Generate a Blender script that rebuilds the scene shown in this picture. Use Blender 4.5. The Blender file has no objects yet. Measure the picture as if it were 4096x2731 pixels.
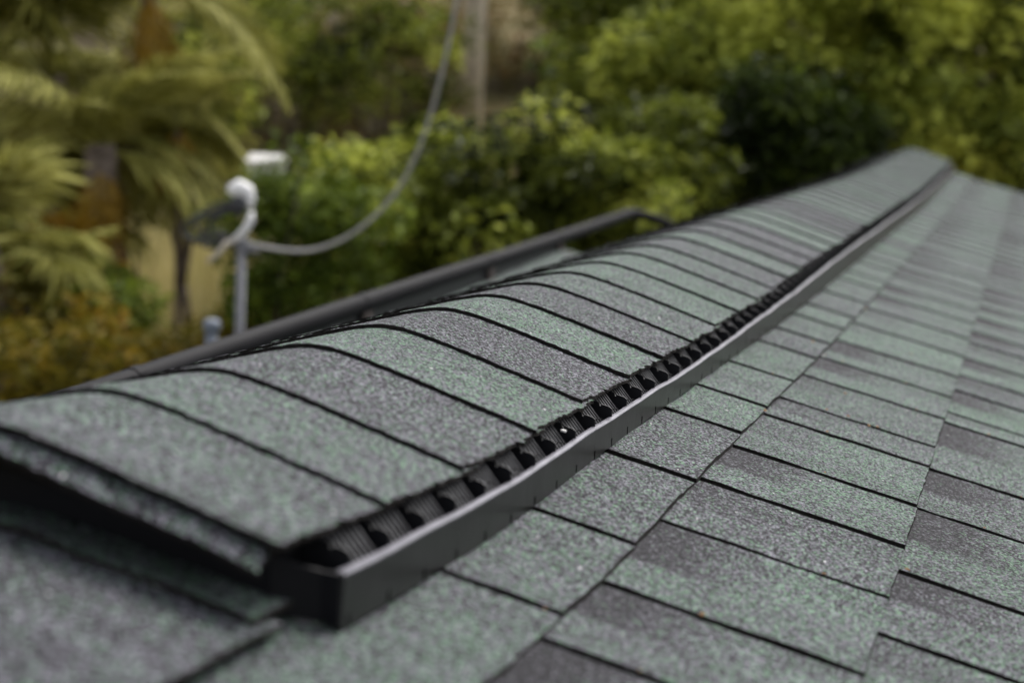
import bpy, bmesh, math, random
import numpy as np
from mathutils import Vector, Matrix
random.seed(7); rng = np.random.default_rng(11)
scene = bpy.context.scene
COL = scene.collection

# ------------------------------------------------------------------ camera, sky, sun, exposure
cam_d = bpy.data.cameras.new('camera'); cam = bpy.data.objects.new('camera', cam_d); COL.objects.link(cam)
CAM = Vector((0.46962, -0.69946, 0.2157))
RX, UX, FX = Vector((0.9572451, 0.28560143, 0.04597445)), Vector((-0.08532678, 0.12690746, 0.98823774)), Vector((-0.27640761, 0.94990858, -0.14585099))
cam.matrix_world = Matrix(((RX.x, UX.x, -FX.x, CAM.x), (RX.y, UX.y, -FX.y, CAM.y), (RX.z, UX.z, -FX.z, CAM.z), (0, 0, 0, 1)))
cam_d.sensor_width = 36.0; cam_d.lens = 61.35
cam_d.clip_start = 0.02; cam_d.clip_end = 500
cam_d.dof.use_dof = True; cam_d.dof.focus_distance = 1.44; cam_d.dof.aperture_fstop = 5.2; cam_d.dof.aperture_blades = 9
scene.camera = cam

SUN_EL, SUN_AZ = math.radians(54), math.radians(14)          # high sun behind thin cloud, beyond the ridge
world = bpy.data.worlds.new('World'); scene.world = world; world.use_nodes = True
nt = world.node_tree; nt.nodes.clear()
sky = nt.nodes.new('ShaderNodeTexSky'); sky.sky_type = 'NISHITA'; sky.sun_disc = False
sky.sun_elevation = SUN_EL; sky.sun_rotation = SUN_AZ; sky.air_density = 1.0; sky.dust_density = 4.0; sky.ozone_density = 1.0
hsv = nt.nodes.new('ShaderNodeHueSaturation'); hsv.inputs['Saturation'].default_value = 0.22   # cloud cover greys the sky
bg = nt.nodes.new('ShaderNodeBackground'); bg.inputs['Strength'].default_value = 0.12
wo = nt.nodes.new('ShaderNodeOutputWorld')
nt.links.new(sky.outputs[0], hsv.inputs['Color']); nt.links.new(hsv.outputs[0], bg.inputs[0]); nt.links.new(bg.outputs[0], wo.inputs[0])
sl = bpy.data.lights.new('sun', 'SUN'); sl.energy = 1.1; sl.angle = math.radians(28); sl.color = (1.0, 0.96, 0.9)
sun = bpy.data.objects.new('sun', sl); COL.objects.link(sun)
sd = Vector((math.sin(SUN_AZ) * math.cos(SUN_EL), math.cos(SUN_AZ) * math.cos(SUN_EL), math.sin(SUN_EL)))
sun.location = sd * 40; sun.rotation_euler = sd.to_track_quat('Z', 'Y').to_euler()
vs_ = scene.view_settings
vs_.view_transform = 'Standard'; vs_.look = 'None'; vs_.gamma = 1.0; vs_.exposure = 1.25; vs_.use_curve_mapping = False

# ------------------------------------------------------------------ helpers
def link(o): COL.objects.link(o); return o
def tag(o, label=None, cat=None, group=None, kind=None):
    if label: o['label'] = label
    if cat: o['category'] = cat
    if group: o['group'] = group
    if kind: o['kind'] = kind
    return o
def empty(name, loc, label, cat, group=None):
    o = bpy.data.objects.new(name, None); o.location = loc; o.empty_display_size = 0.1; link(o)
    return tag(o, label, cat, group)
def adopt(o, parent):
    o.parent = parent
    p, inv = parent, Matrix.Identity(4)
    loc = Vector((0, 0, 0))
    while p: loc += p.location if p.parent is None else (p.location + p.matrix_parent_inverse.translation); p = p.parent
    o.matrix_parent_inverse = Matrix.Translation(-loc)
    return o
def mesh_obj(name, verts, faces, mats, parent=None, fmat=None, smooth=False, uv=None):
    me = bpy.data.meshes.new(name)
    me.from_pydata([tuple(v) for v in verts], [], [tuple(f) for f in faces])
    for m in (mats if isinstance(mats, (list, tuple)) else [mats]): me.materials.append(m)
    if fmat is not None: me.polygons.foreach_set('material_index', np.asarray(fmat, dtype=np.int32))
    if smooth is True: me.polygons.foreach_set('use_smooth', np.ones(len(me.polygons), dtype=bool))
    elif smooth is not False: me.polygons.foreach_set('use_smooth', np.asarray(smooth, dtype=bool))
    if uv is not None:
        l = me.uv_layers.new(name='piece'); li = np.empty(len(me.loops), dtype=np.int32); me.loops.foreach_get('vertex_index', li)
        l.data.foreach_set('uv', np.asarray(uv, dtype=np.float32)[li].ravel())
    me.update()
    o = link(bpy.data.objects.new(name, me))
    if parent: adopt(o, parent)
    return o
class MB:
    """collects shapes into one mesh"""
    def __init__(s): s.v = []; s.f = []
    def add(s, v, f):
        n = len(s.v); s.v += [tuple(a) for a in v]; s.f += [tuple(i + n for i in q) for q in f]; return s
    def box(s, lo, hi):
        x0, y0, z0 = lo; x1, y1, z1 = hi
        return s.add([(x0, y0, z0), (x1, y0, z0), (x1, y1, z0), (x0, y1, z0), (x0, y0, z1), (x1, y0, z1), (x1, y1, z1), (x0, y1, z1)],
                     [(0, 3, 2, 1), (4, 5, 6, 7), (0, 1, 5, 4), (1, 2, 6, 5), (2, 3, 7, 6), (3, 0, 4, 7)])
    def tube(s, pts, rad, n=10, cap=True):
        pts = [Vector(p) for p in pts]; m = len(pts)
        if not isinstance(rad, (list, tuple)): rad = [rad] * m
        vs, fs = [], []; prev = None
        for i, p in enumerate(pts):
            t = (pts[min(i + 1, m - 1)] - pts[max(i - 1, 0)]).normalized()
            a = prev - t * prev.dot(t) if prev is not None else t.orthogonal()
            a = a.normalized() if a.length > 1e-6 else t.orthogonal().normalized()
            prev = a; b = t.cross(a)
            for k in range(n):
                an = 2 * math.pi * k / n; vs.append(p + (a * math.cos(an) + b * math.sin(an)) * rad[i])
        for i in range(m - 1):
            for k in range(n):
                k2 = (k + 1) % n; fs.append((i * n + k, i * n + k2, (i + 1) * n + k2, (i + 1) * n + k))
        if cap: fs.append(tuple(range(n - 1, -1, -1))); fs.append(tuple((m - 1) * n + k for k in range(n)))
        return s.add(vs, fs)
    def lathe(s, prof, c=(0, 0, 0), n=16):
        vs, fs = [], []; m = len(prof)
        for r, z in prof:
            for k in range(n):
                a = 2 * math.pi * k / n; vs.append((c[0] + r * math.cos(a), c[1] + r * math.sin(a), c[2] + z))
        for i in range(m - 1):
            for k in range(n):
                k2 = (k + 1) % n; fs.append((i * n + k, i * n + k2, (i + 1) * n + k2, (i + 1) * n + k))
        fs.append(tuple(range(n - 1, -1, -1))); fs.append(tuple((m - 1) * n + k for k in range(n)))
        return s.add(vs, fs)
    def build(s, name, mat, parent=None, smooth=False): return mesh_obj(name, s.v, s.f, mat, parent, smooth=smooth)

# ------------------------------------------------------------------ materials
def newmat(name):
    m = bpy.data.materials.new(name); m.use_nodes = True; t = m.node_tree
    return m, t, t.nodes['Principled BSDF']
def simple(name, col, rough=0.6, spec=0.5, noise=0.0, nscale=8.0, bump=0.0):
    m, t, b = newmat(name)
    b.inputs['Base Color'].default_value = (*col, 1); b.inputs['Roughness'].default_value = rough; b.inputs['Specular IOR Level'].default_value = spec
    if noise or bump:
        tc = t.nodes.new('ShaderNodeTexCoord'); n = t.nodes.new('ShaderNodeTexNoise'); n.inputs['Scale'].default_value = nscale; n.inputs['Detail'].default_value = 6
        t.links.new(tc.outputs['Object'], n.inputs['Vector'])
        if noise:
            r = t.nodes.new('ShaderNodeMapRange'); r.inputs[1].default_value = 0.3; r.inputs[2].default_value = 0.7; r.inputs[3].default_value = 1 - noise; r.inputs[4].default_value = 1 + noise
            mx = t.nodes.new('ShaderNodeMix'); mx.data_type = 'RGBA'; mx.blend_type = 'MULTIPLY'; mx.inputs[0].default_value = 1
            mx.inputs[6].default_value = (*col, 1); t.links.new(n.outputs[0], r.inputs[0]); t.links.new(r.outputs[0], mx.inputs[7]); t.links.new(mx.outputs[2], b.inputs['Base Color'])
        if bump:
            bp = t.nodes.new('ShaderNodeBump'); bp.inputs['Strength'].default_value = bump; bp.inputs['Distance'].default_value = 0.01
            t.links.new(n.outputs[0], bp.inputs['Height']); t.links.new(bp.outputs[0], b.inputs['Normal'])
    return m
def granules(name):
    """mineral granules on asphalt: every voronoi cell is one granule, dark, lilac grey, mint green or white as a painted glint"""
    m, t, b = newmat(name); N, L = t.nodes.new, t.links.new
    def math_(op, a, c=None, clamp=False):
        n = N('ShaderNodeMath'); n.operation = op; n.use_clamp = clamp
        for i, q in enumerate((a, c)):
            if q is None: continue
            if isinstance(q, (int, float)): n.inputs[i].default_value = q
            else: L(q, n.inputs[i])
        return n.outputs[0]
    def mix(f, a, c):
        n = N('ShaderNodeMix'); n.data_type = 'RGBA'; L(f, n.inputs[0])
        for i, q in ((6, a), (7, c)):
            if isinstance(q, tuple): n.inputs[i].default_value = (*q, 1)
            else: L(q, n.inputs[i])
        return n.outputs[2]
    tc = N('ShaderNodeTexCoord')
    vo = N('ShaderNodeTexVoronoi'); vo.inputs['Scale'].default_value = 600; L(tc.outputs['Object'], vo.inputs['Vector'])
    sep = N('ShaderNodeSeparateColor'); L(vo.outputs['Color'], sep.inputs[0])
    r1, r2, r3 = sep.outputs[0], sep.outputs[1], sep.outputs[2]
    n1 = N('ShaderNodeTexNoise'); n1.inputs['Scale'].default_value = 55; n1.inputs['Detail'].default_value = 3; L(tc.outputs['Object'], n1.inputs['Vector'])
    n2 = N('ShaderNodeTexNoise'); n2.inputs['Scale'].default_value = 9; n2.inputs['Detail'].default_value = 2; L(tc.outputs['Object'], n2.inputs['Vector'])
    tone = N('ShaderNodeAttribute'); tone.attribute_type = 'OBJECT'; tone.attribute_name = 'tone'        # 0 charcoal blend .. 1 green blend
    patch = N('ShaderNodeAttribute'); patch.attribute_type = 'OBJECT'; patch.attribute_name = 'patch'
    # dark blend patch in the upper corner of a tab (coloured granules, from the piece's own coordinates)
    uv = N('ShaderNodeUVMap'); uv.uv_map = 'piece'; su = N('ShaderNodeSeparateXYZ'); L(uv.outputs[0], su.inputs[0])
    jit = math_('MULTIPLY', math_('SUBTRACT', n1.outputs[0], 0.5), 0.30)
    pw = N('ShaderNodeAttribute'); pw.attribute_type = 'OBJECT'; pw.attribute_name = 'patch_from'
    mv = N('ShaderNodeMapRange'); mv.interpolation_type = 'SMOOTHSTEP'; L(math_('SUBTRACT', su.outputs[1], pw.outputs['Fac']), mv.inputs[0])
    mv.inputs[1].default_value = -0.05; mv.inputs[2].default_value = 0.05
    mu = N('ShaderNodeMapRange'); mu.interpolation_type = 'SMOOTHSTEP'; L(math_('ADD', su.outputs[0], jit), mu.inputs[0])
    mu.inputs[1].default_value = 0.66; mu.inputs[2].default_value = 0.22
    pm = math_('MULTIPLY', math_('MULTIPLY', mv.outputs[0], mu.outputs[0]), patch.outputs['Fac'], True)
    # share of green, share of dark
    gs = math_('ADD', math_('MULTIPLY', tone.outputs['Fac'], 0.42), math_('ADD', math_('MULTIPLY', math_('SUBTRACT', n1.outputs[0], 0.5), 0.55), math_('MULTIPLY', math_('SUBTRACT', n2.outputs[0], 0.5), 0.45)))
    gs = math_('ADD', gs, 0.11); gs = math_('MULTIPLY', gs, math_('SUBTRACT', 1.0, math_('MULTIPLY', pm, 0.8)))
    isg = math_('LESS_THAN', r1, gs)
    ds = math_('ADD', math_('SUBTRACT', 0.46, math_('MULTIPLY', tone.outputs['Fac'], 0.30)), math_('MULTIPLY', pm, 0.42))
    isd = math_('LESS_THAN', r2, ds)
    r3 = math_('POWER', r3, 1.5)
    grey = mix(r3, (0.030, 0.030, 0.036), (0.185, 0.182, 0.210))
    green = mix(r3, (0.038, 0.068, 0.049), (0.150, 0.245, 0.165))
    c = mix(isg, grey, green); c = mix(isd, c, (0.0085, 0.008, 0.010)); c = mix(math_('MULTIPLY', pm, 0.42), c, (0.014, 0.013, 0.016))
    c = mix(math_('GREATER_THAN', math_('MULTIPLY', r2, r3), 0.972), c, (0.62, 0.60, 0.60))  # a few cells coloured near white to paint sparkle
    mpn = N('ShaderNodeMapping'); mpn.inputs['Scale'].default_value = (3.0, 22.0, 3.0); L(tc.outputs['Object'], mpn.inputs['Vector'])
    n3 = N('ShaderNodeTexNoise'); n3.inputs['Scale'].default_value = 1.0; n3.inputs['Detail'].default_value = 4; L(mpn.outputs[0], n3.inputs['Vector'])
    st = N('ShaderNodeMapRange'); L(n3.outputs[0], st.inputs[0]); st.inputs[1].default_value = 0.3; st.inputs[2].default_value = 0.72; st.inputs[3].default_value = 0.80; st.inputs[4].default_value = 1.16
    ml = N('ShaderNodeMix'); ml.data_type = 'RGBA'; ml.blend_type = 'MULTIPLY'; ml.inputs[0].default_value = 1; L(c, ml.inputs[6]); L(st.outputs[0], ml.inputs[7]); c = ml.outputs[2]
    L(c, b.inputs['Base Color'])
    b.inputs['Roughness'].default_value = 0.80; b.inputs['Specular IOR Level'].default_value = 0.13
    hb = math_('ADD', math_('MULTIPLY', vo.outputs['Distance'], -1.0), math_('MULTIPLY', r3, 0.5))
    bp = N('ShaderNodeBump'); bp.inputs['Strength'].default_value = 0.55; bp.inputs['Distance'].default_value = 0.0009; L(hb, bp.inputs['Height'])
    L(bp.outputs[0], b.inputs['Normal'])
    return m
def leafmat(name, stops, trans=0.35, rough=0.6):
    m, t, b = newmat(name); N, L = t.nodes.new, t.links.new
    a = N('ShaderNodeAttribute'); a.attribute_name = 'tint'
    cr = N('ShaderNodeValToRGB'); e = cr.color_ramp.elements
    while len(e) < len(stops): e.new(0.5)
    for k, (p, c) in enumerate(stops): e[k].position = p; e[k].color = (*c, 1)
    L(a.outputs['Fac'], cr.inputs[0]); L(cr.outputs[0], b.inputs['Base Color'])
    b.inputs['Roughness'].default_value = rough; b.inputs['Specular IOR Level'].default_value = 0.18
    tr = N('ShaderNodeBsdfTranslucent'); L(cr.outputs[0], tr.inputs[0])
    mx = N('ShaderNodeMixShader'); mx.inputs[0].default_value = trans; L(b.outputs[0], mx.inputs[1]); L(tr.outputs[0], mx.inputs[2])
    L(mx.outputs[0], t.nodes['Material Output'].inputs[0])
    return m
M_GRAN = granules('shingle_granules')
M_EDGE = simple('asphalt_edge', (0.013, 0.011, 0.010), 0.9, 0.15, 0.5, 300, 0.3)
M_FELT = simple('roofing_felt', (0.016, 0.016, 0.017), 0.95, 0.1)
M_PLASTIC = simple('black_plastic', (0.008, 0.008, 0.009), 0.5, 0.25, 0.25, 40, 0.02)
M_BAFFLE = simple('weathered_black_plastic', (0.009, 0.009, 0.0088), 0.30, 0.30, 0.30, 30, 0.05)
M_PIPE = simple('black_pipe', (0.006, 0.0055, 0.007), 0.6, 0.07, 0.2, 20)
M_LOUVRE = simple('louvre_plastic', (0.020, 0.0195, 0.023), 0.45, 0.25)
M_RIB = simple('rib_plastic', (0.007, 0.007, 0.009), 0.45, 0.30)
M_DARKEND = simple('end_plastic', (0.004, 0.004, 0.0055), 0.55, 0.18)
M_LIP = simple('sky_sheen_lip', (0.15, 0.145, 0.17), 0.32, 0.6, 0.3, 60)  # pale base colour paints the sky sheen along the black lip
M_BRACKET = simple('rusty_bracket', (0.060, 0.047, 0.042), 0.8, 0.3, 0.3, 60)
M_MAST = simple('galvanised_steel', (0.17, 0.17, 0.185), 0.55, 0.5, 0.15, 30)
M_VENTGREY = simple('grey_blue_paint', (0.16, 0.18, 0.22), 0.6)
M_WHITE = simple('white_plastic', (0.78, 0.76, 0.75), 0.45)
M_WIRE = simple('black_wire', (0.03, 0.03, 0.032), 0.6)
M_CABLE = simple('grey_cable', (0.40, 0.385, 0.37), 0.7, 0.3, 0.15, 40)
M_WOOD = simple('weathered_pole_wood', (0.50, 0.44, 0.36), 0.85, 0.2, 0.3, 12)
M_WOODL = simple('tan_conduit', (0.60, 0.53, 0.43), 0.7, 0.2)
M_WALL = simple('stucco', (0.42, 0.38, 0.33), 0.9, 0.2, 0.1, 15, 0.1)
M_BARK = simple('grey_bark', (0.13, 0.105, 0.085), 0.9, 0.1, 0.5, 14, 0.4)
M_PALMBARK = simple('palm_bark', (0.17, 0.135, 0.115), 0.9, 0.1, 0.5, 18, 0.5)
M_STRAW = simple('tan_debris', (0.26, 0.15, 0.075), 0.9, 0.1)

# ------------------------------------------------------------------ the roof surface (measured ridge line with its sag)
TH = 0.23998; TAN = math.tan(TH)
YS = np.array([0, .3, .6, 1.0, 1.5, 2.2, 3.2, 4.5, 6.5])
SAG = np.array([0, -0.01493, -0.01742, -0.02361, -0.03308, -0.03712, -0.03934, -0.04463, -0.01751])
VSAG = np.array([0.0001, -0.00227, -0.00721, -0.00839, -0.00236, 0.00374, 0.00308, 0.00508, 0.00139])
def spline(tab, Y):
    m = np.gradient(tab, YS); Y = np.asarray(Y, float); k = np.clip(np.searchsorted(YS, Y) - 1, 0, len(YS) - 2); h = YS[k + 1] - YS[k]
    t = np.clip((Y - YS[k]) / h, -.5, 1.1)
    return (2*t**3-3*t*t+1)*tab[k] + (t**3-2*t*t+t)*h*m[k] + (-2*t**3+3*t*t)*tab[k+1] + (t**3-t*t)*h*m[k+1]
def S(y): return spline(SAG, y)
def V(y): return spline(VSAG, y)
XB, HB, XC, D1, D2 = 0.17483, 0.02983, 0.16224, 0.24448, 0.40198
ZK, CA, CR = 0.05088, 0.31176, 0.02659
EXPO = D2 - D1
Y_NEAR, Y_END = -2.2, 6.66
def roofz(x, y): return -TAN * np.asarray(x, float) + S(y)
def capz(x): return ZK - math.tan(CA) * (np.sqrt(np.asarray(x, float) ** 2 + CR ** 2) - CR)
LTAN = math.tan(math.radians(30))          # the steeper back slope, out of sight

house = empty('house', (0.6, 2.2, -3.4), 'house roof of green and charcoal asphalt shingles with a capped black ridge vent in front', 'house')
# deck under the shingles
def sheet(name, xs, ys, zf, mat, parent, thick):
    X, Y = np.meshgrid(xs, ys, indexing='ij'); Z = zf(X, Y); a, b = X.shape
    top = np.stack([X, Y, Z], -1).reshape(-1, 3); bot = top - np.array([0, 0, thick]); n = a * b
    f = []
    for i in range(a - 1):
        for j in range(b - 1):
            p = i * b + j; q = (p, p + b, p + b + 1, p + 1); f.append(q); f.append(tuple(k + n for k in reversed(q)))
    ring = [j for j in range(b)] + [i * b + b - 1 for i in range(1, a)] + [(a - 1) * b + j for j in range(b - 2, -1, -1)] + [i * b for i in range(a - 2, 0, -1)]
    for k in range(len(ring)):
        p, q = ring[k], ring[(k + 1) % len(ring)]; f.append((p, q, q + n, p + n))
    return mesh_obj(name, np.vstack([top, bot]), f, mat, parent)
ysd = np.linspace(Y_NEAR, Y_END - 0.03, 120)
sheet('roof_deck', np.linspace(0.0, 3.0, 7), ysd, lambda X, Y: roofz(X, Y) - 0.0095, M_FELT, house, 0.03)
o = sheet('roof_slope', np.linspace(-1.6, -0.001, 9), ysd, lambda X, Y: LTAN * X + S(Y) - 0.004, M_GRAN, house, 0.03); o['tone'] = 0.5
mb = MB(); mb.box((-0.9, Y_NEAR + 0.3, -3.4), (2.6, Y_END - 0.35, -0.80)); mb.build('wall', M_WALL, house)

def slab(name, x0, x1, y0, y1, topf, thick, parent, nx, ny, jx=0.0003, jy=0.0007, jz=0.00015, tone=0.6, patch=0.0, pfrom=0.45, wave=None):
    """one shingle piece: gridded top that follows the roof, own thickness, slightly ragged cut edges"""
    u, v = np.meshgrid(np.linspace(0, 1, nx), np.linspace(0, 1, ny), indexing='ij')
    X = x0 + (x1 - x0) * u; Y = y0 + (y1 - y0) * v
    X[0] += rng.normal(0, jx, ny); X[-1] += rng.normal(0, jx, ny); Y[:, 0] += rng.normal(0, jy, nx) + (0.0008 * np.sin(X[:, 0] * 70 + y0 * 50) if not wave else 0); Y[:, -1] += rng.normal(0, jy, nx)
    if wave: X[-1] += wave[0] * np.sin(Y[-1] * wave[2] + wave[1]) * (0.4 + 0.6 * np.sin(Y[-1] * 37 + wave[1])) - (rng.random(ny) < 0.08) * 0.002; X[-2] = np.minimum(X[-2], X[-1] - 0.0006)
    Z = topf(X, Y, u, v) + rng.normal(0, jz, X.shape)
    top = np.stack([X, Y, Z], -1).reshape(-1, 3); bot = top - np.array([0, 0, thick]); n = nx * ny
    f, fm, sm = [], [], []
    for i in range(nx - 1):
        for j in range(ny - 1):
            p = i * ny + j; f.append((p, p + ny, p + ny + 1, p + 1)); fm.append(0); sm.append(True)
    ring = [j for j in range(ny)] + [i * ny + ny - 1 for i in range(1, nx)] + [(nx - 1) * ny + j for j in range(ny - 2, -1, -1)] + [i * ny for i in range(nx - 2, 0, -1)]
    for k in range(len(ring)):
        p, q = ring[k], ring[(k + 1) % len(ring)]; f.append((2 * n + k, 2 * n + (k + 1) % len(ring), q + n, p + n)); fm.append(1); sm.append(False)
    f.append(tuple(k + n for k in ring)); fm.append(1); sm.append(False)
    uvs = np.stack([u, v], -1).reshape(-1, 2); uvs = np.vstack([uvs, uvs, uvs[ring]])
    o = mesh_obj(name, np.vstack([top, bot, top[ring]]), f, [M_GRAN, M_EDGE], parent, fm, sm, uvs)
    o['tone'] = float(tone); o['patch'] = float(patch); o['patch_from'] = float(pfrom)
    return o
# ------------------------------------------------------------------ shingle courses of the near slope
SLOTS = {0: [-0.083, 0.194, 0.3806, 0.5914, 0.8087, 0.9663, 1.1595],
         1: [0.1529, 0.2908, 0.4665, 0.6124, 0.7642, 0.9452, 1.06, 1.2428, 1.4119],
         2: [0.392, 0.552, 0.772, 0.954, 1.243, 1.323]}
def course_slots(k):
    ys = list(SLOTS.get(k, [0.2]))
    while ys[-1] < Y_END - 0.12: ys.append(ys[-1] + random.choice((0.14, 0.15, 0.17, 0.18, 0.2, 0.215)))
    ys = [y for y in ys if y < Y_END - 0.05] + [Y_END]
    while ys[0] > -0.45: ys.insert(0, ys[0] - random.choice((0.15, 0.18, 0.2)))
    return ys
def course_x(k): return (0.02 if k == 0 else D1 + (k - 1) * EXPO), D1 + k * EXPO
WOB = [random.uniform(0, 6.28) for _ in range(30)]
def butt_wobble(k, Y): return 0.0016 * np.sin(Y * 3.1 + WOB[k]) + 0.0009 * np.sin(Y * 8.7 + WOB[k + 10])
def tabz(k, bump, X, Y, u, v): return roofz(X, Y) - 0.0030 + 0.0036 * u + bump * np.sin(np.pi * v) * u + 0.0008 * (1 - 2 * v) * (k < 4)
for k in range(4):
    x0, x1 = course_x(k); ys = course_slots(k)
    for y0, y1 in zip(ys[:-1], ys[1:]):
        gap = 0.0044 if random.random() < 0.8 else 0.0014
        if y0 > 1.5: gap = 0.0068
        if abs(y0 + 0.083) < 1e-3: gap = 0.010
        far = y0 > 2.6
        xs0 = x0 - (0.0 if k == 0 else 0.03)
        sl_o = slab('shingle', xs0, x1 + random.uniform(-.0005, .0005), y0 + gap, y1 - 0.0013,
             lambda X, Y, u, v, k=k, b=random.uniform(-.0006, .0012): tabz(k, b, X, Y, u, v) + 0.0007 * np.sin(Y * 40 + k) * u, 0.0034, house,
             5 if far else 9, 5 if far else 15, tone=min(1, max(0, random.gauss(0.66, 0.15))),
             patch=(0.0 if k == 0 else random.choice((0.35, 0.9, 1.0, 1.0))), pfrom=random.uniform(0.35, 0.6))
# the courses further down, below what the photograph shows: one part
V_, F_ = [], []
for k in range(4, 17):
    x0, x1 = course_x(k); ys = [Y_NEAR] + [Y_NEAR + 0.17 * j for j in range(1, 52)] + [Y_END]
    for y0, y1 in zip(ys[:-1], ys[1:]):
        off = 0.05 * (k % 3)
        a, b = y0 + off * (y0 > Y_NEAR) + 0.002, y1 + off * (y1 < Y_END) - 0.002
        n = len(V_)
        for x, h in ((x0 - 0.03, -0.0042), (x1, 0.0014)):
            for y in (a, b): z = float(roofz(x, y)) + h; V_ += [(x, y, z), (x, y, z - 0.0044)]
        F_ += [(n, n + 4, n + 6, n + 2), (n + 4, n + 5, n + 7, n + 6), (n, n + 1, n + 5, n + 4), (n + 2, n + 6, n + 7, n + 3), (n + 1, n + 3, n + 7, n + 5)]
o = mesh_obj('shingles', V_, F_, M_GRAN, house); o['kind'] = 'stuff'; o['tone'] = 0.6
# shingles behind the camera, upper courses: one part
V_, F_ = [], []
for k in range(4):
    x0, x1 = course_x(k); y_stop = min(course_slots(k)[0], -0.45) if k in SLOTS else -0.45
    ys = list(np.arange(Y_NEAR, -0.62, 0.17))
    for y0, y1 in zip(ys[:-1], ys[1:]):
        n = len(V_)
        for x, h in ((x0 - 0.03 * (k > 0), -0.0042), (x1, 0.0014)):
            for y in (y0 + 0.002, y1 - 0.002): z = float(roofz(x, y)) + h; V_ += [(x, y, z), (x, y, z - 0.0044)]
        F_ += [(n, n + 4, n + 6, n + 2), (n + 4, n + 5, n + 7, n + 6), (n, n + 1, n + 5, n + 4), (n + 2, n + 6, n + 7, n + 3), (n + 1, n + 3, n + 7, n + 5)]
o = mesh_obj('shingles', V_, F_, M_GRAN, house); o['kind'] = 'stuff'; o['tone'] = 0.6

# ------------------------------------------------------------------ ridge caps lying straight on the roof, in front of the vent
def crestz(x, y, h):
    x = np.asarray(x, float); ax = np.sqrt(x * x + 0.03 ** 2) - 0.03
    return np.where(x >= 0, -TAN, -LTAN) * ax + S(y) + h
for i, (ya, yb, xr) in enumerate(((-0.007, 0.14, 0.154), (-0.17, 0.01, 0.160), (-0.31, -0.15, 0.158), (-0.45, -0.29, 0.157), (-0.59, -0.43, 0.157), (-0.73, -0.57, 0.157))):
    slab('ridge_shingle', -0.15, xr, ya, yb, lambda X, Y, u, v: crestz(X, Y, 0.0052 - 0.0040 * v), 0.0030, house, 25, 7, jx=0.0009, jy=0.0009, tone=(0.75, 0.12, 0.5, 0.4, 0.6, 0.3)[i])

# ------------------------------------------------------------------ the ridge vent
vent = empty('ridge_vent', (0.16, 0.046, 0.0), None, None); adopt(vent, house)
vent['label'] = 'black plastic ridge vent with louvres and an upright wind baffle along the ridge'
VY0, VY1 = 0.046, 6.50
# body under the caps: an upper shell and dark inner walls
ys = np.linspace(VY0, VY1, 90); xs = np.linspace(-0.150, 0.150, 25)
sheet('vent_shell', xs, ys, lambda X, Y: capz(X) + S(Y) + V(Y) - 0.0108, M_PLASTIC, vent, 0.003)
for sx in (1, -1):
    v, f = [], []
    for y in ys:
        x = 0.143 * sx; zt = float(capz(0.143) + S(y) + V(y)) - 0.0158; zb = float(-(TAN if sx > 0 else LTAN) * 0.143 + S(y)) - 0.006
        v += [(x, y, zb), (x, y, zt), (x - 0.003 * sx, y, zt), (x - 0.003 * sx, y, zb)]
    for i in range(len(ys) - 1):
        for k in range(4): f.append((4 * i + k, 4 * i + (k + 1) % 4, 4 * i + 4 + (k + 1) % 4, 4 * i + 4 + k))
    f += [(0, 1, 2, 3), tuple(4 * (len(ys) - 1) + k for k in (3, 2, 1, 0))]
    mesh_obj('inner_wall', v, f, M_PLASTIC, vent)
# end panel closing the near end
v, f = [], []
xe = np.linspace(-0.150, XB, 34)
def endtop(x): return min(float(capz(x) + V(VY0)) - 0.016, float(-TAN * XB + HB + V(VY0)) + max(0, (0.158 - x)) * 1.2 + 0.0)
for y in (VY0 - 0.0025, VY0):
    for x in xe:
        zb = float(crestz(x, VY0, 0.0) - S(VY0)) - 0.004
        yo = y - 0.014 * min(1.0, max(0.0, (0.158 - x) / 0.006))
        v += [(x, yo, zb + float(S(VY0))), (x, yo, max(endtop(x), zb + 0.004) + float(S(VY0)))]
n = len(xe)
for j in range(n - 1):
    a = 2 * j; f += [(a, a + 2, a + 3, a + 1), (2*n + a, 2*n + a + 1, 2*n + a + 3, 2*n + a + 2), (a + 1, a + 3, 2*n + a + 3, 2*n + a + 1), (a, 2*n + a, 2*n + a + 2, a + 2)]
f += [(0, 1, 2*n + 1, 2*n), (2*n - 2, 4*n - 2, 4*n - 1, 2*n - 1)]
mesh_obj('end_panel', v, f, M_DARKEND, vent)
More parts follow.
